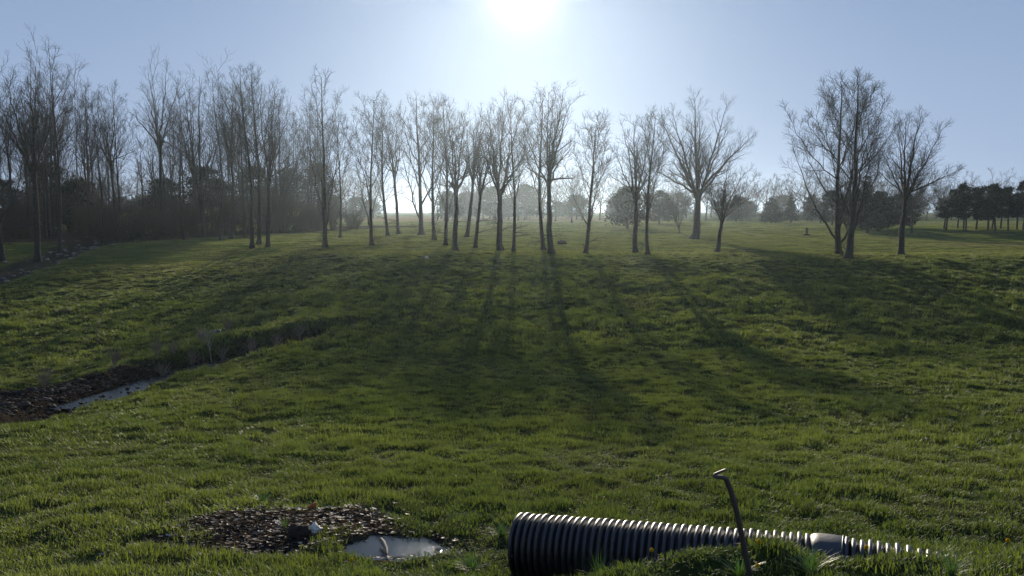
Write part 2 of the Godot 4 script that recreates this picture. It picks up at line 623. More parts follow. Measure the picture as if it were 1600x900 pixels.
func brush(h: float, leafy: bool, seed_: int, label: String, group: String, called: String) -> Node3D:
	var r := RandomNumberGenerator.new()
	r.seed = seed_
	var o := thing(called, Vector3.ZERO, label, "shrub", group)
	o.set_meta("called", called)
	var s := Shape.new()
	var l := Shape.new()
	for k in 26:
		var a := r.randf() * TAU
		var out := Vector3(cos(a), 0, sin(a))
		var tall := h * r.randf_range(0.6, 1.0)
		var end := out * h * r.randf_range(0.15, 0.6) + Vector3.UP * tall
		var pts := bend_path(out * 0.2, out * 0.3 + Vector3.UP * tall * 0.6, end, 4, 0.08, r)
		var rads := PackedFloat32Array([0.03, 0.025, 0.02, 0.015, 0.01])
		s.tube(pts, rads, 4)
		ramify(s, pts, rads, tall, 0, [7, 4], 0.2, r, 0.15)
		if leafy:
			for j in 90:
				var q := pts[r.randi_range(1, 4)] + Vector3(r.randf_range(-1, 1), r.randf_range(-1, 1), r.randf_range(-1, 1)) * h * 0.16
				var ax := Vector3(r.randf_range(-1, 1), r.randf_range(-1, 1), r.randf_range(-1, 1)).normalized() * 0.07
				l.tri(q - ax.cross(Vector3.UP), q + ax.cross(Vector3.UP), q + ax * 2.0)
	part("stems", s.mesh(), mats.twig, o)
	if leafy:
		part("foliage", l.mesh(), mats.spring_leaf, o)
	return o


# ---------------------------------------------------------------- things in the foreground
func corrugated(path: PackedVector3Array, r_out: float, r_in: float, pitch: float, from: float, to: float, sides: int) -> ArrayMesh:
	var s := Shape.new()
	var curve := Curve3D.new()
	for p in path:
		curve.add_point(p)
	var rings := []
	var a := from
	while a < to:
		var wear := 1.0 + 0.012 * sin(a * 37.0) + 0.01 * sin(a * 143.0)
		for k in [[0.0, 0.0], [0.1, 0.55], [0.2, 0.9], [0.34, 1.0], [0.52, 1.0], [0.66, 0.9], [0.76, 0.55], [0.86, 0.0]]:
			rings.append([a + k[0] * pitch, lerpf(r_in, r_out * wear, k[1])])
		a += pitch * (1.0 + 0.05 * sin(a * 91.0))
	ring_skin(s, curve, rings, sides)
	return s.mesh()


func ring_skin(s: Shape, curve: Curve3D, rings: Array, sides: int) -> void:
	var first := s.v.size()
	var n := rings.size()
	for k in n:
		var at: float = rings[k][0]
		var p := curve.sample_baked(at)
		var t := (curve.sample_baked(minf(at + 0.05, curve.get_baked_length())) - curve.sample_baked(maxf(at - 0.05, 0.0))).normalized()
		var side := t.cross(Vector3.UP).normalized()
		var up := side.cross(t)
		var j0 := maxi(k - 1, 0)
		var j1 := mini(k + 1, n - 1)
		var slope: float = (rings[j1][1] - rings[j0][1]) / maxf(rings[j1][0] - rings[j0][0], 0.0005)
		for q in sides:
			var g := TAU * q / sides
			var o := side * cos(g) + up * sin(g)
			s.v.append(p + o * rings[k][1])
			s.n.append((o - t * slope).normalized())
			s.c.append(Color.WHITE)
	for k in n - 1:
		for q in sides:
			var a := first + k * sides + q
			var b := first + k * sides + (q + 1) % sides
			s.i.append_array([a, b, a + sides, b, b + sides, a + sides])


func build_pipe() -> void:
	var path := PackedVector3Array()
	var root := Vector3(PIPE[0][0], EYE - PIPE[0][2], -PIPE[0][1])
	for p in PIPE:
		path.append(Vector3(p[0], EYE - p[2], -p[1]) - root)
	var o := thing("drain_pipe", root, "long black corrugated plastic drain pipe half buried in the grass", "pipe")
	var curve := Curve3D.new()
	for p in path:
		curve.add_point(p)
	var total := curve.get_baked_length()
	part("corrugated_barrel", corrugated(path, 0.27, 0.232, 0.0575, 0.0, 2.36, 40), mats.plastic, o)
	part("corrugated_barrel", corrugated(path, 0.27, 0.232, 0.0575, 2.62, total - 0.06, 40), mats.plastic, o)
	var s := Shape.new()
	ring_skin(s, curve, [[2.34, 0.235], [2.36, 0.262], [2.385, 0.272], [2.42, 0.277], [2.5, 0.277], [2.575, 0.274], [2.578, 0.262], [2.586, 0.262], [2.588, 0.276], [2.61, 0.276], [2.615, 0.24]], 40)
	var bell := part("coupling", s.mesh(), mats.plastic, o)
	var ringed := Shape.new()
	ring_skin(ringed, curve, [[2.566, 0.275], [2.568, 0.281], [2.574, 0.282], [2.578, 0.275]], 40)
	part("lip", ringed.mesh(), mats.plastic, bell)
	var inner := Shape.new()
	ring_skin(inner, curve, [[-0.0, 0.234], [0.001, 0.226], [0.6, 0.226], [1.2, 0.226]], 32)
	part("inner_wall", inner.mesh(), mats.plastic, o)


func build_stake() -> void:
	var o := thing("bent_stake", on_ground(1.58, 4.9, -0.1), "rusty steel stake leaning left before the drain pipe, its top bent over", "stake")
	var base := o.position
	var zz := -4.9
	var to := func(x: float, y: float, z: float) -> Vector3: return Vector3(x, y, z) - base
	var pts := PackedVector3Array([Vector3.ZERO, to.call(1.55, 3.62, zz), to.call(1.495, 3.86, zz), to.call(1.45, 4.07, zz), to.call(1.4, 4.24, zz), to.call(1.38, 4.29, zz)])
	var s := Shape.new()
	s.tube(pts, PackedFloat32Array([0.019, 0.019, 0.0185, 0.018, 0.018, 0.0175]), 8, Vector3(1, 1, 0.55))
	part("shaft", s.mesh(), mats.rust, o)
	var h := Shape.new()
	var a: Vector3 = to.call(1.381, 4.288, zz)
	h.tube(PackedVector3Array([a, a + Vector3(-0.015, 0.03, 0.005), a + Vector3(-0.04, 0.043, 0.008), a + Vector3(-0.075, 0.047, 0.01), a + Vector3(-0.092, 0.052, 0.01), a + Vector3(-0.088, 0.062, 0.005), a + Vector3(-0.06, 0.072, -0.002), a + Vector3(-0.015, 0.088, -0.01), a + Vector3(-0.008, 0.089, -0.01)]), PackedFloat32Array([0.018, 0.019, 0.019, 0.017, 0.014, 0.011, 0.011, 0.009, 0.003]), 8, Vector3(1, 0.75, 1))
	part("bent_top", h.mesh(), mats.rust, o)


func lump(radius: Vector3, seed_: int, rough: float, rings := 12, sides := 18) -> ArrayMesh:
	var f := FastNoiseLite.new()
	f.seed = seed_
	f.frequency = 0.9
	var s := Shape.new()
	for k in rings + 1:
		var b := PI * k / rings
		for q in sides:
			var a := TAU * q / sides
			var p := Vector3(sin(b) * cos(a), cos(b), sin(b) * sin(a))
			p *= 1.0 + rough * f.get_noise_3dv(p * 1.4) + 0.3 * rough * f.get_noise_3dv(p * 5.0)
			s.v.append(p * radius)
			s.n.append(p.normalized())
			s.c.append(Color.WHITE)
	for k in rings:
		for q in sides:
			var a := k * sides + q
			var b := k * sides + (q + 1) % sides
			s.i.append_array([a, a + sides, b, b, a + sides, b + sides])
	var st := SurfaceTool.new()
	st.create_from(s.mesh(), 0)
	st.generate_normals()
	return st.commit()


func leaf_shape(seed_: int) -> ArrayMesh:     # a curled dead leaf about 6 cm long
	var r := RandomNumberGenerator.new()
	r.seed = seed_
	var s := Shape.new()
	var curl := r.randf_range(0.3, 1.2)
	var prev := []
	for k in 5:
		var t := k / 4.0
		var w := 0.5 * sin(PI * clampf(t * 0.92 + 0.06, 0, 1)) * r.randf_range(0.75, 1.1)
		var y := 0.25 * curl * (t - 0.5) * (t - 0.5) * 4.0
		var row := [Vector3(t - 0.5, y + w * 0.35 * curl, -w * 0.8), Vector3(t - 0.5, y, 0), Vector3(t - 0.5, y + w * 0.35 * curl, w * 0.8)]
		if prev:
			for j in 2:
				s.quad(prev[j], prev[j + 1], row[j + 1], row[j])
		prev = row
	return s.mesh()


func strew(called: String, m: Mesh, material: Material, count: int, label: String, pick: Callable, seed_: int) -> void:
	var r := RandomNumberGenerator.new()
	r.seed = seed_
	var where: Array[Transform3D] = []
	var tints := PackedColorArray()
	var tries := 0
	while where.size() < count and tries < count * 12:
		tries += 1
		var q: Vector2 = pick.call(r)
		if q == Vector2.INF:
			continue
		var z := r.randf_range(0.02, 0.06)
		var b := Basis.from_euler(Vector3(r.randfn(0, 0.25), r.randf() * TAU, r.randfn(0, 0.25))).scaled(Vector3(z * r.randf_range(0.8, 1.7), z * r.randf_range(0.3, 1.0), z * r.randf_range(0.5, 1.0)))
		where.append(Transform3D(b, on_ground(q.x, q.y, 0.008 + 0.03 * r.randf())))
		var g := r.randf()
		tints.append(Color(0.028, 0.018, 0.012).lerp(Color(0.42, 0.35, 0.28), pow(g, 11.0)))
	plant(called, m, material, where, tints, label)


func tuft(seed_: int, count: int, high: float, spread: float, wide: float) -> ArrayMesh:
	var r := RandomNumberGenerator.new()
	r.seed = seed_
	var s := Shape.new()
	for k in count:
		var a := r.randf() * TAU
		var out := Vector3(cos(a), 0, sin(a))
		var p := out * spread * 0.15 * r.randf()
		var h := high * r.randf_range(0.55, 1.0)
		var side := out.cross(Vector3.UP) * wide * 0.5
		var reach := spread * r.randf_range(0.1, 1.0)
		var g := r.randf_range(0.7, 1.3)
		s.tint = Color(g, g, g)
		var prev := p
		for j in 4:
			var t := (j + 1) / 4.0
			var q := p + out * reach * t * t + Vector3.UP * h * (t - 0.25 * t * t * reach / spread)
			var w0 := 1.0 - 0.75 * j / 4.0
			var w1 := 1.0 - 0.75 * (j + 1) / 4.0 if j < 3 else 0.05
			s.quad(prev - side * w0, prev + side * w0, q + side * w1, q - side * w1)
			prev = q
	return s.mesh()


func dry_stem(o: Node3D, h: float, seed_: int, stems: int, stuff := "straw") -> void:
	var r := RandomNumberGenerator.new()
	r.seed = seed_
	for k in stems:
		var s := Shape.new()
		var a := r.randf() * TAU
		var e := Vector3(cos(a) * 0.16 * h, h * r.randf_range(0.65, 1.0), sin(a) * 0.16 * h)
		var b := Vector3(cos(a), 0, sin(a)) * 0.06
		var pts := bend_path(b, b.lerp(e, 0.5), e, 5, 0.015, r)
		var rads := PackedFloat32Array([0.012, 0.011, 0.01, 0.009, 0.008, 0.006])
		s.tube(pts, rads, 5)
		ramify(s, pts, rads, h * 0.55, 0, [4, 3], 0.45, r, 0.25)
		part("stem", s.mesh(), mats[stuff], o)


func build_water() -> void:
	var s := Shape.new()
	var ring := []
	for k in 40:
		var a := TAU * k / 40
		ring.append(Vector3(-1.15 + cos(a) * 0.68, EYE - 3.205, -7.34 + sin(a) * 0.42))
	for k in 40:
		s.tri(Vector3(-1.15, EYE - 3.205, -7.34), ring[k], ring[(k + 1) % 40])
	for k in s.n.size():
		s.n[k] = Vector3.UP
	tag(part("puddle_water", s.mesh(), mats.water, self), "still puddle water reflecting pale sky beside dead leaves", "", "", "structure")
	var w := Shape.new()
	var c := Curve3D.new()
	for p in STREAM:
		c.add_point(Vector3(p[0], 0, -p[1]))
	var total := c.get_baked_length()
	var at := 8.0
	var prev := []
	while at < total - 4.6:
		var p := c.sample_baked(at)
		var t := (c.sample_baked(at + 0.1) - p).normalized()
		var side := t.cross(Vector3.UP) * 0.95
		var y := EYE - broad(p.x, -p.z) + 0.15
		var row := [p - side + Vector3.UP * y, p + side + Vector3.UP * y]
		if prev:
			w.quad(prev[0], row[0], row[1], prev[1])
		prev = row
		at += 0.4
	for k in w.n.size():
		w.n[k] = Vector3.UP
	tag(part("stream_water", w.mesh(), mats.water, self), "narrow stream of rippling water running between muddy grass banks", "", "", "structure")


# ---------------------------------------------------------------- scene
func clear_sky(sun_at: Vector2) -> ImageTexture:   # thin hazy blue with the bright aureole of a low sun (azimuth, elevation)
	var w := 1024
	var h := 512
	var im := Image.create(w, h, false, Image.FORMAT_RGBF)
	var to_sun := Vector3(sin(deg_to_rad(sun_at.x)) * cos(deg_to_rad(sun_at.y)), sin(deg_to_rad(sun_at.y)), -cos(deg_to_rad(sun_at.x)) * cos(deg_to_rad(sun_at.y)))
	var low := Color(0.208, 0.274, 0.392)
	var mid := Color(0.12, 0.182, 0.305)
	var high := Color(0.1, 0.18, 0.38)
	for y in h:
		var up := PI * (0.5 - (y + 0.5) / h)
		var e := rad_to_deg(up)
		var c := low.lerp(mid, smooth(0, 24, e)).lerp(high, smooth(18, 80, e))
		if e < 0:
			c = Color(0.13, 0.15, 0.12)
		for x in w:
			var a := wrapf(TAU * (x + 0.5) / w, -PI, PI)   # the picture's edge looks along -z
			var q := c
			if e > 0 and absf(a) < 1.6:
				var far := rad_to_deg(Vector3(sin(a) * cos(up), sin(up), -cos(a) * cos(up)).angle_to(to_sun))
				var g := 2.3 * exp(-far / 0.85) + 0.09 * exp(-far / 8.0)
				q = Color(c.r + g, c.g + g * 0.99, c.b + g * 0.93)
			im.set_pixel(x, y, q)
	return ImageTexture.create_from_image(im)


func _ready() -> void:
	# camera, sky, sun, air
	var cam := Camera3D.new()
	cam.name = "camera"
	cam.fov = 40.14
	cam.near = 0.1
	cam.far = 3000.0
	cam.position = Vector3(0, EYE, 0)
	cam.rotation_degrees = Vector3(-5.33, 0, 0)
	add_child(cam)
	cam.current = true
	var sun := DirectionalLight3D.new()
	sun.name = "sun"
	sun.light_color = Color(1.0, 0.95, 0.86)
	sun.light_energy = 1.6
	sun.light_angular_distance = 0.7
	sun.shadow_enabled = true
	add_child(sun)
	sun.rotation_degrees = Vector3(-15.6, 180.0 - 0.7, 0)
	var sky := PanoramaSkyMaterial.new()
	sky.panorama = clear_sky(Vector2(0.7, 15.6))
	var env := Environment.new()
	env.background_mode = Environment.BG_SKY
	env.sky = Sky.new()
	env.sky.sky_material = sky
	env.tonemap_mode = Environment.TONE_MAPPER_LINEAR
	env.tonemap_exposure = 1.68
	env.volumetric_fog_enabled = true
	env.volumetric_fog_density = 0.00023
	env.volumetric_fog_albedo = Color(0.86, 0.94, 1.0)
	env.volumetric_fog_anisotropy = 0.8
	env.sdfgi_enabled = true
	env.ssao_enabled = true
	env.ssil_enabled = true
	var we := WorldEnvironment.new()
	we.name = "air"
	we.environment = env
	add_child(we)

	tussock.seed = 3
	tussock.frequency = 1.5
	tussock.fractal_octaves = 3
	roll.seed = 8
	roll.frequency = 0.22
	roll.fractal_octaves = 3
	patchy.seed = 21
	patchy.frequency = 0.12
	patchy.fractal_octaves = 3
	fine.seed = 13
	fine.frequency = 0.06
	fine.fractal_octaves = 3

	# materials
	var bark := mat("bark", Color(0.085, 0.072, 0.058), 0.9, 0.3)
	bark.albedo_texture = noise_texture(0.02, 256, 0.5, 31)
	bark.uv1_triplanar = true
	bark.uv1_scale = Vector3(2.5, 0.5, 2.5)
	bark.heightmap_enabled = true
	bark.heightmap_scale = 3.0
	bark.heightmap_texture = noise_texture(0.04, 256, 0.0, 32)
	var needles := mat("needles", Color(0.02, 0.027, 0.018), 0.75, 0.2)
	needles.vertex_color_use_as_albedo = true
	needles.backlight_enabled = true
	needles.backlight = Color(0.12, 0.15, 0.1)
	var spring := mat("spring_leaf", Color(0.11, 0.13, 0.03), 0.6)
	spring.backlight_enabled = true
	spring.backlight = Color(0.7, 0.8, 0.4)
	var grass := mat("grass", Color.WHITE, 0.58, 0.28)
	grass.vertex_color_use_as_albedo = true
	grass.backlight_enabled = true
	grass.backlight = Color(0.9, 0.93, 0.56)
	var reed := mat("tall_grass", Color(0.1, 0.145, 0.05), 0.45)
	reed.vertex_color_use_as_albedo = true
	reed.backlight_enabled = true
	reed.backlight = Color(0.7, 0.85, 0.45)
	var leaf := mat("dead_leaf", Color.WHITE, 0.55, 0.2)
	leaf.vertex_color_use_as_albedo = true
	mat("plastic", Color(0.045, 0.043, 0.041), 0.55, 0.5)
	mats.plastic.roughness_texture = noise_texture(0.05, 256, 0.6, 41)
	var grime := noise_texture(0.02, 256, 0.0, 44)
	grime.color_ramp.set_color(0, Color(0.55, 0.55, 0.55))
	grime.color_ramp.set_color(1, Color(1.0, 0.9, 0.76))
	grime.color_ramp.add_point(0.55, Color(0.5, 0.5, 0.5))
	mats.plastic.albedo_texture = grime
	mats.plastic.uv1_triplanar = true
	mats.plastic.uv1_scale = Vector3(2.5, 2.5, 2.5)
	var rust := mat("rust", Color(0.1, 0.07, 0.055), 0.55, 0.5)
	rust.albedo_texture = noise_texture(0.06, 256, 0.4, 42)
	rust.uv1_triplanar = true
	rust.uv1_scale = Vector3(9, 9, 9)
	rust.heightmap_enabled = true
	rust.heightmap_scale = 0.25
	rust.heightmap_texture = rust.albedo_texture
	var stone := mat("stone", Color(0.08, 0.062, 0.048), 0.95, 0.2)
	stone.albedo_texture = noise_texture(0.05, 256, 0.35, 43)
	stone.uv1_triplanar = true
	stone.uv1_scale = Vector3(6, 6, 6)
	mat("twig", Color(0.075, 0.058, 0.04), 0.9, 0.2)
	mat("dry_stalk", Color(0.27, 0.23, 0.17), 0.8)
	mat("straw", Color(0.17, 0.13, 0.09), 0.8)
	mat("pale", Color(0.5, 0.46, 0.38), 0.6)
	mat("orange_leaf", Color(0.25, 0.1, 0.05), 0.7)
	mats.orange_leaf.backlight_enabled = true
	mats.orange_leaf.backlight = Color(0.5, 0.25, 0.12)
	mat("yellow", Color(0.8, 0.56, 0.02), 0.6)
	var water := mat("water", Color(0.02, 0.022, 0.018), 0.05, 0.5)
	water.normal_enabled = true
	water.normal_texture = noise_texture(0.03, 512, 0.0, 51, true, 3.0)
	water.normal_scale = 0.8
	water.uv1_triplanar = true
	water.uv1_world_triplanar = true
	water.uv1_scale = Vector3(6.0, 6.0, 6.0)

	build_ground()
	build_water()

	build_trees()
	build_far()
	build_foreground()

	sow("grass", blade_patch(1, 0.12, 26, 0.03, 0.075, 0.0095, 1), grass, 4.3, 13.5, 130.0, "short lush grass on the near slope around the puddle", 0.35, 1.35, 101)
	sow("grass", blade_patch(2, 0.16, 28, 0.045, 0.115, 0.02, 0), grass, 13.0, 32.0, 36.0, "bright green grass across the flat floor of the swale", 0.45, 1.25, 102)
	sow("grass", blade_patch(3, 0.22, 26, 0.06, 0.17, 0.04, 0), grass, 31.0, 62.0, 18.0, "darker rough grass on the bank below the trees", 0.45, 1.35, 103)
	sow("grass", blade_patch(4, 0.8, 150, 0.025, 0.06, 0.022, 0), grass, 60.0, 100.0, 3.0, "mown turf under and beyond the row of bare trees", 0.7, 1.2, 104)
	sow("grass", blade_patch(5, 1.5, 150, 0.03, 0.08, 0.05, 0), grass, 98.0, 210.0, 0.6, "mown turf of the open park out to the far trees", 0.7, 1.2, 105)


func build_trees() -> void:
	# x, d, height, spread, girth, form, fork, lean, seed, label
	for t in [
		[-40.2, 66.7, 17.2, 3.6, 0.34, "dome", 0.45, 0.01, 11, "tall dark bare tree by the stony ditch, thick trunk forking halfway up"],
		[-40.9, 71.2, 16.7, 3.0, 0.22, "upright", 0.35, 0.03, 12, "slim bare tree close behind the thick one by the stony ditch"],
		[-42.0, 65.0, 16.8, 3.2, 0.24, "upright", 0.3, -0.02, 13, "bare tree cut by the left edge of the picture"],
		[-42.5, 81.7, 15.3, 2.0, 0.14, "upright", 0.4, 0.0, 14, "thin pole of a bare tree at the wood's edge above the ditch"],
		[-44.9, 90.0, 17.9, 3.2, 0.22, "dome", 0.5, -0.03, 15, "bare tree deep in the left wood with two spreading upper forks"],
		[-43.4, 98.3, 21.3, 4.4, 0.34, "dome", 0.55, 0.0, 16, "tallest bare tree of the left wood, clean straight trunk with open vase crown"],
		[-34.5, 83.0, 15.4, 2.0, 0.14, "upright", 0.35, 0.0, 17, "thin straight bare tree left of the dark many-stemmed one"],
		[-35.7, 90.8, 18.6, 3.8, 0.42, "stems", 0.16, 0.03, 18, "dark heavy bare tree of several stems rising from one base"],
		[-30.6, 83.0, 17.4, 2.5, 0.2, "upright", 0.4, 0.0, 19, "slender bare tree, left one of a close pair at the wood's edge"],
		[-30.2, 84.8, 17.4, 2.6, 0.25, "dome", 0.5, 0.02, 20, "slender bare tree, right one of a close pair at the wood's edge"],
		[-22.3, 67.6, 15.0, 2.8, 0.25, "upright", 0.35, -0.03, 21, "left trunk of the trio of bare trees at the bank's left end"],
		[-23.2, 72.3, 16.1, 2.8, 0.26, "upright", 0.4, 0.0, 22, "middle trunk, set back, of the trio of bare trees on the bank"],
		[-20.9, 67.5, 13.9, 2.7, 0.25, "dome", 0.4, 0.02, 23, "right trunk of the trio of bare trees on the bank, low forked"],
		[-31.6, 108.4, 18.4, 5.0, 0.48, "stems", 0.1, 0.03, 24, "wide bare tree of many stems behind the trio, leaning right"],
		[-15.7, 66.3, 14.6, 2.2, 0.27, "upright", 0.2, 0.0, 25, "narrow upright bare tree with steep broom-like branches, alone right of the trio"],
		[-19.3, 88.7, 13.6, 2.3, 0.2, "upright", 0.3, 0.0, 26, "smaller bare tree set back beside the narrow broom-like one"],
		[-12.4, 69.8, 13.3, 2.2, 0.23, "upright", 0.25, 0.01, 27, "straight slim bare tree between the broom-like tree and the leaning pair"],
		[-14.6, 93.0, 16.2, 2.4, 0.26, "upright", 0.35, -0.06, 28, "set-back bare tree of the leaning pair, tilting left"],
		[-14.4, 100.2, 16.4, 2.8, 0.28, "dome", 0.45, -0.08, 29, "bare tree of the leaning pair with a curved trunk, right one"],
		[-11.2, 97.7, 17.4, 4.0, 0.42, "upright", 0.25, 0.0, 30, "stout set-back bare tree with rounded crown right of the leaning pair"],
		[-8.0, 81.2, 14.7, 2.6, 0.27, "upright", 0.3, 0.0, 31, "bare tree with straight trunk just right of the stout set-back one"],
		[-6.0, 71.0, 13.1, 2.1, 0.24, "upright", 0.3, 0.01, 32, "bare tree close left of the front trunk with two leaning neighbours"],
		[-4.5, 62.3, 11.7, 2.3, 0.29, "dome", 0.4, 0.0, 33, "bare tree at the crest, front trunk left of two leaning neighbours"],
		[-5.2, 90.8, 14.8, 2.5, 0.32, "dome", 0.45, 0.12, 34, "set-back bare tree leaning right behind the front crest trunk"],
		[-3.1, 66.3, 11.4, 2.2, 0.22, "dome", 0.4, 0.1, 35, "thin bare tree with bowed trunk leaning right at the crest"],
		[-0.9, 62.3, 11.9, 2.8, 0.34, "dome", 0.36, 0.0, 36, "stout bare crest tree with flared base dividing into heavy limbs"],
		[0.1, 60.5, 11.8, 1.9, 0.2, "upright", 0.35, 0.0, 37, "thin straight bare crest tree beside the stout forked one"],
		[2.5, 62.4, 12.4, 2.0, 0.25, "upright", 0.3, -0.03, 38, "thinner left bare tree of the touching pair in mid bank"],
		[2.9, 57.9, 12.1, 2.6, 0.31, "dome", 0.42, 0.02, 39, "thicker right bare tree of the touching pair in mid bank"],
		[5.4, 58.0, 10.1, 1.9, 0.22, "upright", 0.28, 0.06, 40, "bare crest tree standing alone, open crown leaning right"],
		[9.4, 60.0, 10.3, 2.2, 0.27, "dome", 0.4, 0.0, 41, "bare crest tree with branches fanning from mid trunk, left of a thin one"],
		[9.9, 57.5, 10.3, 1.7, 0.2, "upright", 0.3, 0.03, 42, "thin bare crest tree just right of the fan-branched one"],
		[19.9, 86.2, 15.3, 5.8, 0.55, "dome", 0.28, 0.02, 43, "largest round-crowned bare tree, set back with massive low-forking trunk"],
		[16.0, 61.6, 7.0, 2.6, 0.24, "dome", 0.35, 0.16, 44, "short bare tree leaning right before the largest round-crowned tree"],
		[24.1, 58.1, 12.9, 3.6, 0.31, "upright", 0.14, -0.03, 45, "left trunk of the tall bare pair on the right, dense low branches"],
		[23.1, 54.1, 12.5, 2.6, 0.34, "upright", 0.2, 0.03, 46, "right thicker trunk of the tall bare pair on the right bank"],
		[28.4, 57.5, 10.4, 2.9, 0.29, "dome", 0.4, 0.03, 47, "last bare tree on the right with open spreading crown"],
	]:
		bare_tree(t[0], t[1], t[2], t[3], t[4], t[5], t[6], t[7], t[8], t[9], 1.4 if t[8] in [43, 45, 46, 47] else 1.0 if t[1] < 75.0 else 0.8)


func build_far() -> void:
	# evergreens beyond the plain
	for t in [
		[-9.5, 259.9, 10.8, 5.0, "round", 61, "dark evergreen behind the leaning bare trees"],
		[-4.6, 228.7, 9.5, 5.4, "round", 62, "broad dark evergreen left of the stout forked crest tree"],
		[4.6, 259.9, 10.8, 7.0, "round", 63, "broadest dark evergreen behind the stout forked crest tree"],
		[18.9, 129.6, 6.7, 4.3, "round", 64, "low spreading dark evergreen behind the fan-branched tree"],
		[31.4, 168.6, 6.8, 4.4, "round", 65, "dark evergreen left behind the largest round-crowned tree"],
		[57.8, 204.2, 7.1, 3.2, "cone", 66, "small dark cedar right of the short leaning tree"],
		[57.7, 176.2, 6.2, 3.6, "cone", 67, "conical dark cedar standing free before the far tree line"],
		[65.1, 184.6, 7.1, 2.9, "spruce", 68, "dark spruce right of the free-standing cedar"],
		[77.3, 204.2, 7.5, 4.5, "cone", 69, "far dark cedar behind the post"],
		[62.8, 155.1, 6.5, 4.0, "round", 70, "dark rounded evergreen left of the tall bare pair"],
		[45.8, 101.8, 7.8, 2.8, "spruce", 71, "tallest dark spruce just right of the tall bare pair"],
		[47.7, 102.9, 5.1, 2.5, "round", 72, "dark evergreen close right of the tallest spruce"],
		[48.7, 112.2, 5.4, 2.8, "round", 73, "dark evergreen seen between the trunks of the tall bare pair"],
		[53.9, 93.8, 5.1, 2.0, "pine", 74, "front-row pine of the flat-topped grove, leftmost of its near edge"],
		[54.6, 93.0, 5.4, 2.1, "pine", 75, "front-row pine of the flat-topped grove, second from the left"],
		[56.4, 92.2, 5.5, 1.9, "pine", 76, "front-row pine of the flat-topped grove, in the middle"],
		[57.9, 92.2, 5.3, 2.0, "pine", 77, "front-row pine of the flat-topped grove, second from the right"],
		[59.6, 92.2, 5.5, 2.1, "pine", 78, "front-row pine of the flat-topped grove, at the picture's right edge"],
		[55.4, 97.0, 5.3, 1.9, "pine", 79, "pine set back left of the leftmost front-row pine"],
		[58.9, 97.0, 5.4, 1.9, "pine", 80, "pine set back left of the middle front-row pine"],
		[53.0, 96.5, 5.2, 2.0, "pine", 801, "low pine at the left fringe of the flat-topped grove"],
		[57.2, 95.0, 5.6, 2.0, "pine", 802, "taller pine set just behind the middle front-row pine"],
		[61.0, 95.5, 5.4, 2.0, "pine", 803, "pine set back between the two rightmost front-row pines"],
		[61.8, 100.0, 5.7, 2.1, "pine", 804, "hindmost pine in the right half of the flat-topped grove"],
		[56.9, 101.0, 5.5, 2.1, "pine", 805, "hindmost pine in the left part of the flat-topped grove"],
		[52.2, 106.0, 4.6, 2.6, "round", 806, "dark evergreen left of the flat-topped grove"],
		[-40.9, 168.6, 12.5, 5.5, "round", 81, "big dark evergreen behind the trio of bare trees"],
		[-44.9, 138.7, 10.3, 5.2, "round", 82, "dark evergreen left behind the trio of bare trees"],
		[-43.3, 155.1, 10.8, 4.6, "round", 83, "dark evergreen directly behind the trio of bare trees"],
		[-43.5, 118.1, 7.6, 3.6, "round", 84, "smaller dark evergreen among the left wood's trunks"],
		[-16.5, 204.2, 7.5, 4.3, "round", 85, "low dark evergreen behind the stout set-back bare tree"],
	]:
		evergreen(t[0], t[1], t[2], t[3], t[4], t[5], t[6])
	rng.seed = 500
	# dark understorey of the left wood
	var first: Node3D
	for k in 7:
		var x := -80.0 + 5.4 * k + rng.randf_range(-1, 1)
		var d := 112.0 + rng.randf_range(-10, 14)
		var size := rng.randf_range(0.8, 1.15)
		if k == 0:
			first = evergreen(x, d, 9.0, 4.2, "round", 90, "dark evergreen filling the left wood behind its trunks", "evergreens under the left wood", "understorey_tree")
		else:
			copy_of(first, on_ground(x, d, -0.1), rng.randf() * TAU, Vector3(size, size * rng.randf_range(0.8, 1.1), size))
	# trunks of the left wood
	var protos: Array[Node3D] = []
	for k in 104:
		var x := lerpf(-82.0, -30.0, rng.randf())
		var d := 84.0 + rng.randf_range(0, 40)
		if x > -60.0 + (d - 84.0) * 0.2 and x > -46.0:
			d += 14.0
		if k < 4:
			protos.append(bare_tree(x, d, 16.5 + k, 2.8, 0.2, ["upright", "dome", "upright", "stems"][k], [0.35, 0.5, 0.4, 0.12][k], 0.02, 200 + k, "bare tree standing deep in the shaded left wood", 0.5, false, "bare trees deep in the left wood", "woodland_tree", 1.35))
		else:
			var size := rng.randf_range(0.8, 1.18)
			copy_of(protos[k % 4], on_ground(x, d, -0.1), rng.randf() * TAU, Vector3.ONE * size)
	# brush
	var bushes: Array[Node3D] = []
	for k in 105:
		var d := 80.0 + 45.0 * rng.randf()
		var x := wood_edge(d) - 2.0 - 42.0 * pow(rng.randf(), 1.4)
		if k < 3:
			var b := brush(3.7, false, 300 + k, "leafless brown shrub in the brush under the left wood", "leafless shrubs under the left wood", "shrub")
			b.position = on_ground(x, d, -0.05)
			bushes.append(b)
		else:
			var size := rng.randf_range(0.7, 1.5)
			copy_of(bushes[k % 3], on_ground(x, d, -0.05), rng.randf() * TAU, Vector3(size, size * rng.randf_range(0.45, 1.25), size))
	var green: Node3D
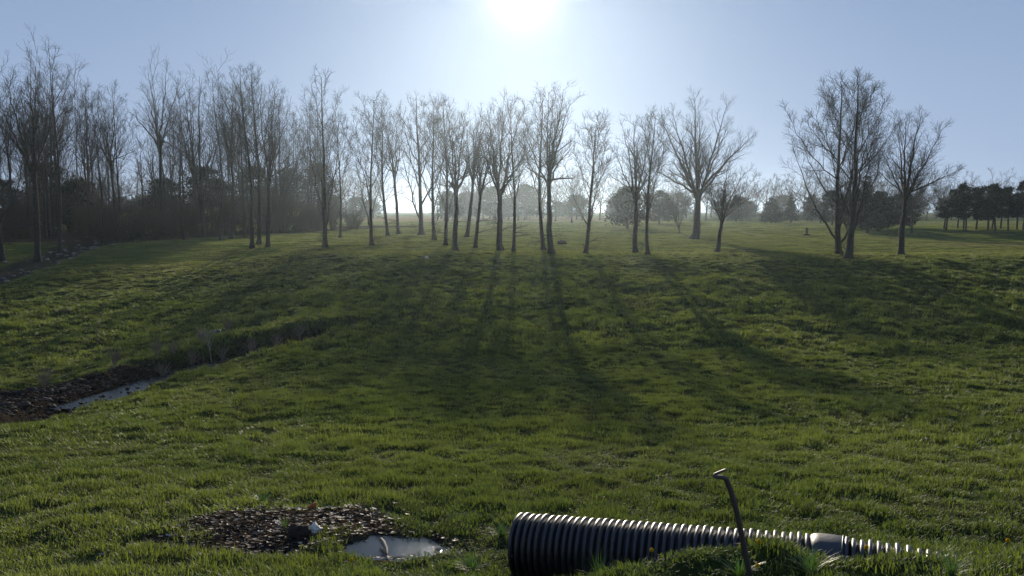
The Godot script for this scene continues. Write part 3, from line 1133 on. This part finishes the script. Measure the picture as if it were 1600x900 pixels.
	for k in 9:
		var spot: Vector2 = [Vector2(-49, 100), Vector2(-46.5, 102), Vector2(-51.5, 104), Vector2(-36, 110), Vector2(-39, 114), Vector2(-33, 116), Vector2(-58, 99), Vector2(-29, 124), Vector2(-42, 112)][k]
		if k == 0:
			green = brush(2.4, true, 310, "shrub in yellow-green spring leaf at the left wood's edge", "leafing shrubs at the left wood", "leafy_shrub")
			green.position = on_ground(spot.x, spot.y, -0.05)
		else:
			copy_of(green, on_ground(spot.x, spot.y, -0.05), rng.randf() * TAU, Vector3.ONE * rng.randf_range(0.8, 1.3))
	# the far line of bare trees
	var line: Array[Node3D] = []
	for k in 4:
		line.append(bare_tree([14.0, 48.5, 55.1, 21.8][k], [184.6, 95.9, 100.8, 103.3][k], [10.8, 6.1, 6.1, 5.8][k], [5.0, 2.6, 2.9, 2.5][k], [0.3, 0.16, 0.16, 0.14][k], ["stems", "upright", "dome", "stems"][k], [0.15, 0.25, 0.3, 0.12][k], 0.0, 400 + k,
			["many-stemmed bare tree far behind the touching pair", "bare tree right of the last crest tree, before the mound", "round-headed bare tree left of the flat-topped pines", "small reddish bare tree left of the largest trunk"][k], 0.7, false, "", "distant_tree", 1.6))
	var first_far: Node3D
	for k in 150:
		var d := rng.randf_range(205, 320)
		var x := d * lerpf(-0.66, 0.68, (k + rng.randf()) / 150.0)
		if absf(x / d + 0.125) < 0.03:
			continue
		var up := d / 190.0 * rng.randf_range(0.75, 1.25) * (1.0 if x > 0 else 1.15)
		if k % 3 == 0:
			up *= 0.8
		if first_far == null:
			first_far = bare_tree(x, d, 10.0, 5.0, 0.24, "dome", 0.3, 0.0, 420, "bare tree in the far tree line across the park", 0.5, false, "bare trees of the far tree line", "far_tree", 2.2)
			line.append(first_far)
			first_far.scale = Vector3.ONE * up
		else:
			copy_of(first_far, on_ground(x, d, -0.1), rng.randf() * TAU, Vector3(up * rng.randf_range(0.9, 1.3), up, up * 1.1))
	var dark: Node3D
	for k in 40:
		var d := rng.randf_range(230, 330)
		var x := d * lerpf(-0.6, 0.68, (k + rng.randf()) / 40.0)
		if absf(x / d + 0.125) < 0.035:
			continue
		var size := d / 260.0 * rng.randf_range(0.7, 1.1)
		if dark == null:
			dark = evergreen(x, d, 7.5, 5.0, "round", 95, "low dark evergreen in the far tree line", "evergreens of the far tree line", "far_evergreen")
		else:
			copy_of(dark, on_ground(x, d, -0.1), rng.randf() * TAU, Vector3(size * 1.3, size, size * 1.2))
	# a post, a stump and a white scrap on the plain
	var post := thing("marker_post", on_ground(36.0, 96.5, -0.05), "short dark post standing alone on the grass left of the tall pair", "post")
	var s := Shape.new()
	s.tube(PackedVector3Array([Vector3.ZERO, Vector3(0, 0.9, 0), Vector3(0, 0.97, 0), Vector3(0, 0.98, 0)]), PackedFloat32Array([0.16, 0.15, 0.12, 0.01]), 8)
	part("shaft", s.mesh(), mats.bark, post)
	var foot := Shape.new()
	foot.tube(PackedVector3Array([Vector3.ZERO, Vector3(0, 0.14, 0), Vector3(0, 0.2, 0), Vector3(0, 0.21, 0)]), PackedFloat32Array([0.5, 0.42, 0.2, 0.01]), 10)
	part("base", foot.mesh(), mats.stone, post)
	var stump := part("tree_stump", lump(Vector3(0.42, 0.3, 0.35), 71, 0.5), mats.bark, self)
	stump.position = on_ground(4.6, 72.5, 0.1)
	tag(stump, "low dark stump on the grass right of the touching pair", "stump")
	var scrap := part("white_scrap", lump(Vector3(0.13, 0.1, 0.11), 72, 0.6), mats.pale, self)
	scrap.position = on_ground(-5.9, 54.4, 0.08)
	tag(scrap, "small white scrap of litter on the bank's crest", "litter")


func build_foreground() -> void:
	build_pipe()
	build_stake()
	# the hollow with mud and leaves
	var leaf_a := leaf_shape(1)
	var in_hollow := func(r: RandomNumberGenerator) -> Vector2:
		var x := r.randf_range(-3.6, -0.5)
		var d := r.randf_range(6.7, 9.0)
		if puddle(x, d) < r.randf_range(0.02, 0.8) or pool(x, d) > r.randf_range(0.0, 0.9):
			return Vector2.INF
		return Vector2(x, d)
	strew("leaf_litter", leaf_a, mats.dead_leaf, 1500, "sodden dead leaves lying in the muddy hollow by the puddle", in_hollow, 601)
	var by_stream := func(r: RandomNumberGenerator) -> Vector2:
		var x := r.randf_range(-19, -9)
		var d := r.randf_range(20, 37)
		if bare(x, d) < r.randf_range(0.3, 1.0) or absf(off_line(STREAM, x, d)) < 0.5:
			return Vector2.INF
		return Vector2(x, d)
	strew("leaf_litter", leaf_shape(2), mats.dead_leaf, 2600, "dead leaves and mud crumbs along the stream's far bank", by_stream, 602)
	var on_grass := func(r: RandomNumberGenerator) -> Vector2:
		var d := r.randf_range(5.0, 16.0)
		var x := r.randf_range(-0.75, 0.75) * d
		return Vector2.INF if puddle(x, d) > 0.1 or beside_pipe(x, d) else Vector2(x, d)
	strew("fallen_leaves", leaf_shape(3), mats.dead_leaf, 420, "dead leaves and pale scraps scattered over the near grass", on_grass, 603)
	var rock := part("rock", lump(Vector3(0.11, 0.085, 0.09), 73, 0.8), mats.stone, self)
	rock.position = on_ground(-2.13, 7.6, 0.015)
	tag(rock, "rounded muddy rock in the leaf-filled hollow", "rock")
	var white := part("crumpled_leaf", lump(Vector3(0.055, 0.045, 0.05), 74, 1.1), mats.pale, self)
	white.position = on_ground(-1.96, 7.62, 0.03)
	tag(white, "pale crumpled leaf against the right side of the rock", "leaf")
	var flake := Shape.new()
	var rim := [Vector2(0, 0), Vector2(0.07, -0.004), Vector2(0.105, 0.035), Vector2(0.12, 0.082), Vector2(0.085, 0.078), Vector2(0.035, 0.045)]
	for k in 6:
		var a := Vector3(rim[k].x, rim[k].y, 0.02 * sin(rim[k].x * 30.0))
		var b := Vector3(rim[(k + 1) % 6].x, rim[(k + 1) % 6].y, 0.02 * sin(rim[(k + 1) % 6].x * 30.0))
		var mid := Vector3(0.066, 0.038, 0.012)
		var thick := Vector3(0, 0, 0.004)
		flake.tri(mid + thick, b + thick, a + thick)
		flake.tri(mid - thick, a - thick, b - thick)
		flake.quad(a - thick, a + thick, b + thick, b - thick)
	var orange := part("orange_leaf", flake.mesh(), mats.orange_leaf, self)
	orange.position = on_ground(-2.28, 8.45, 0.03)
	tag(orange, "upright orange-brown leaf at the back of the muddy hollow", "leaf")
	var stick := Shape.new()
	stick.tube(PackedVector3Array([Vector3(-0.06, 0.06, -0.12), Vector3(-0.02, 0.05, -0.05), Vector3(0.02, 0.035, 0.04), Vector3(0.04, 0.02, 0.12)]), PackedFloat32Array([0.02, 0.022, 0.018, 0.008]), 7)
	var st := part("wet_stick", stick.mesh(), mats.straw, self)
	st.position = Vector3(-1.22, EYE - 3.21, -7.3)
	tag(st, "pale wet stick poking out of the puddle", "stick")
	var sprout := thing("grass_sprout", on_ground(-2.3, 7.74), "small tuft of green blades sprouting behind the muddy rock", "grass tuft")
	part("blades", tuft(81, 26, 0.2, 0.12, 0.007), mats.tall_grass, sprout)
	var t1 := thing("grass_tuft", on_ground(0.66, 5.75, -0.02), "tall thin grass tuft growing against the drain pipe's near side", "grass tuft")
	part("blades", tuft(82, 70, 0.3, 0.22, 0.006), mats.tall_grass, t1)
	var spots := [[1.5, 5.0, 0.22, "grass tuft left of the bent stake's foot"], [1.95, 4.95, 0.24, "dark grass tuft right of the bent stake's foot"], [2.75, 4.75, 0.2, "bright yellow-green grass tuft below the pipe's coupling"], [-0.35, 6.6, 0.2, "rounded grass tussock between the puddle and the pipe"], [-0.1, 7.5, 0.17, "grass tussock overhanging the puddle's right end"], [-2.9, 8.9, 0.18, "grass tussock behind the left part of the hollow"]]
	for k in spots.size():
		var q: Array = spots[k]
		var o := thing("grass_tuft", on_ground(q[0], q[1], -0.02), q[3], "grass tuft")
		part("blades", tuft(90 + k, 120 if k > 2 else 60, q[2], q[2] * 0.9, 0.006), mats.tall_grass, o)
	# dandelions
	rng.seed = 700
	var flowers := [[1.67, 5.15, "dandelion just right of the stake before the pipe"], [1.6, 4.95, "dandelion at the foot of the stake"], [2.42, 5.2, "dandelion in front of the pipe's coupling"], [3.45, 5.3, "dandelion at the picture's lower right edge"], [1.0, 5.45, "half-hidden dandelion left of the stake by the pipe"], [-1.35, 6.4, "dandelion in the grass before the puddle"]]
	for q in flowers:
		var o := thing("dandelion", on_ground(q[0], q[1]), "yellow " + q[2], "flower", "dandelions in the near grass")
		var stem := Shape.new()
		stem.tube(PackedVector3Array([Vector3.ZERO, Vector3(0.005, 0.06, 0), Vector3(0.0, 0.11, 0.004)]), PackedFloat32Array([0.003, 0.0028, 0.0025]), 5)
		part("stem", stem.mesh(), mats.tall_grass, o)
		var head := Shape.new()
		for k in 104:
			var a := k * 2.4
			var tilt := 0.15 + 0.035 * k
			var dir := Vector3(cos(a) * sin(tilt), cos(tilt), sin(a) * sin(tilt))
			var side := dir.cross(Vector3(sin(a), 0, -cos(a))).normalized() * 0.003
			var b := Vector3(0, 0.108, 0.004)
			head.quad(b - side, b + side, b + dir * 0.015 + side * 1.3, b + dir * 0.015 - side * 1.3)
		part("flower_head", head.mesh(), mats.yellow, o)
	# dry weeds and a small outfall by the stream
	var weed := thing("dry_weed", on_ground(-12.5, 32.6, -0.03), "tall pale dry weed stalk leaning over the stream's upper end", "dead weed")
	dry_stem(weed, 1.35, 83, 2, "dry_stalk")
	var names := ["left of the tall stalk", "under the tall stalk", "right of the tall stalk", "at the water's narrow end", "on the far bank by the open water", "at the muddy flat's edge", "at the upper end of the mud channel", "halfway up the mud channel", "on the near lip of the channel", "near the outfall pipe", "beyond the outfall pipe", "at the stream's bend"]
	var reeds := [[-13.6, 31.2], [-13.0, 31.6], [-12.1, 32.6], [-13.9, 30.4], [-14.6, 28.6], [-15.8, 26.2], [-9.6, 35.4], [-10.4, 34.4], [-11.0, 33.0], [-13.2, 33.2], [-12.6, 34.6], [-13.3, 29.6]]
	for k in reeds.size():
		var o := thing("dry_weed", on_ground(reeds[k][0], reeds[k][1], -0.02), "short dry brown weed " + names[k], "dead weed", "dry weeds along the stream")
		dry_stem(o, rng.randf_range(0.18, 0.36), 840 + k, 3)
	var out := thing("outfall_pipe", on_ground(-13.9, 35.6, 0.08), "small black corrugated outfall pipe jutting from the stream bank", "pipe")
	var path := PackedVector3Array([Vector3(-0.35, -0.12, 0.1), Vector3(0.6, 0.06, -0.6)])
	part("corrugated_barrel", corrugated(path, 0.2, 0.165, 0.1, 0.0, 1.0, 24), mats.plastic, out)
	# clods and stones along the far bank and in the water
	var cr := RandomNumberGenerator.new()
	cr.seed = 77
	var clods: Array[Transform3D] = []
	var browns := PackedColorArray()
	while clods.size() < 900:
		var x := cr.randf_range(-18.5, -9.0)
		var d := cr.randf_range(21.0, 36.5)
		var q := off_line(STREAM, x, d)
		if q > 0.45 or bare(x, d) < 0.5 or (q > -0.5 and cr.randf() < 0.75):
			continue
		var z := cr.randf_range(0.02, 0.06) if cr.randf() < 0.93 else cr.randf_range(0.07, 0.13)
		clods.append(Transform3D(Basis.from_euler(Vector3(cr.randf() * 6, cr.randf() * 6, 0)).scaled(Vector3(z * 1.3, z * 0.7, z)), on_ground(x, d, 0.005 + (0.14 if q > -0.5 else 0.0))))
		var b := cr.randf_range(0.4, 1.5)
		browns.append(Color(0.05 * b, 0.04 * b, 0.03 * b))
	var clod_mat := mat("clod", Color.WHITE, 0.75, 0.15)
	clod_mat.vertex_color_use_as_albedo = true
	plant("rubble", lump(Vector3.ONE, 76, 0.9, 6, 8), clod_mat, clods, browns, "mud clods and small stones along the stream's dark far bank")
	# riprap in the ditch
	var r := RandomNumberGenerator.new()
	r.seed = 90
	var where: Array[Transform3D] = []
	var tints := PackedColorArray()
	for k in 140:
		var t := r.randf()
		var i := int(t * 3.999)
		var f := t * 3.999 - i
		var x := lerpf(DITCH[i][0], DITCH[i + 1][0], f) + r.randfn(0, 1.3)
		var d := lerpf(DITCH[i][1], DITCH[i + 1][1], f) + r.randfn(0, 1.0)
		var z := r.randf_range(0.06, 0.2)
		where.append(Transform3D(Basis.from_euler(Vector3(r.randf() * 6, r.randf() * 6, 0)).scaled(Vector3(z, z * 0.7, z)), on_ground(x, d, z * 0.1)))
		var g := r.randf_range(0.5, 1.2)
		tints.append(Color(g, g, g))
	var gravel_mat := mat("riprap", Color(0.12, 0.105, 0.09), 0.85)
	gravel_mat.vertex_color_use_as_albedo = true
	plant("gravel", lump(Vector3.ONE, 75, 0.6, 6, 8), gravel_mat, where, tints, "grey loose stones lining the ditch below the left wood")
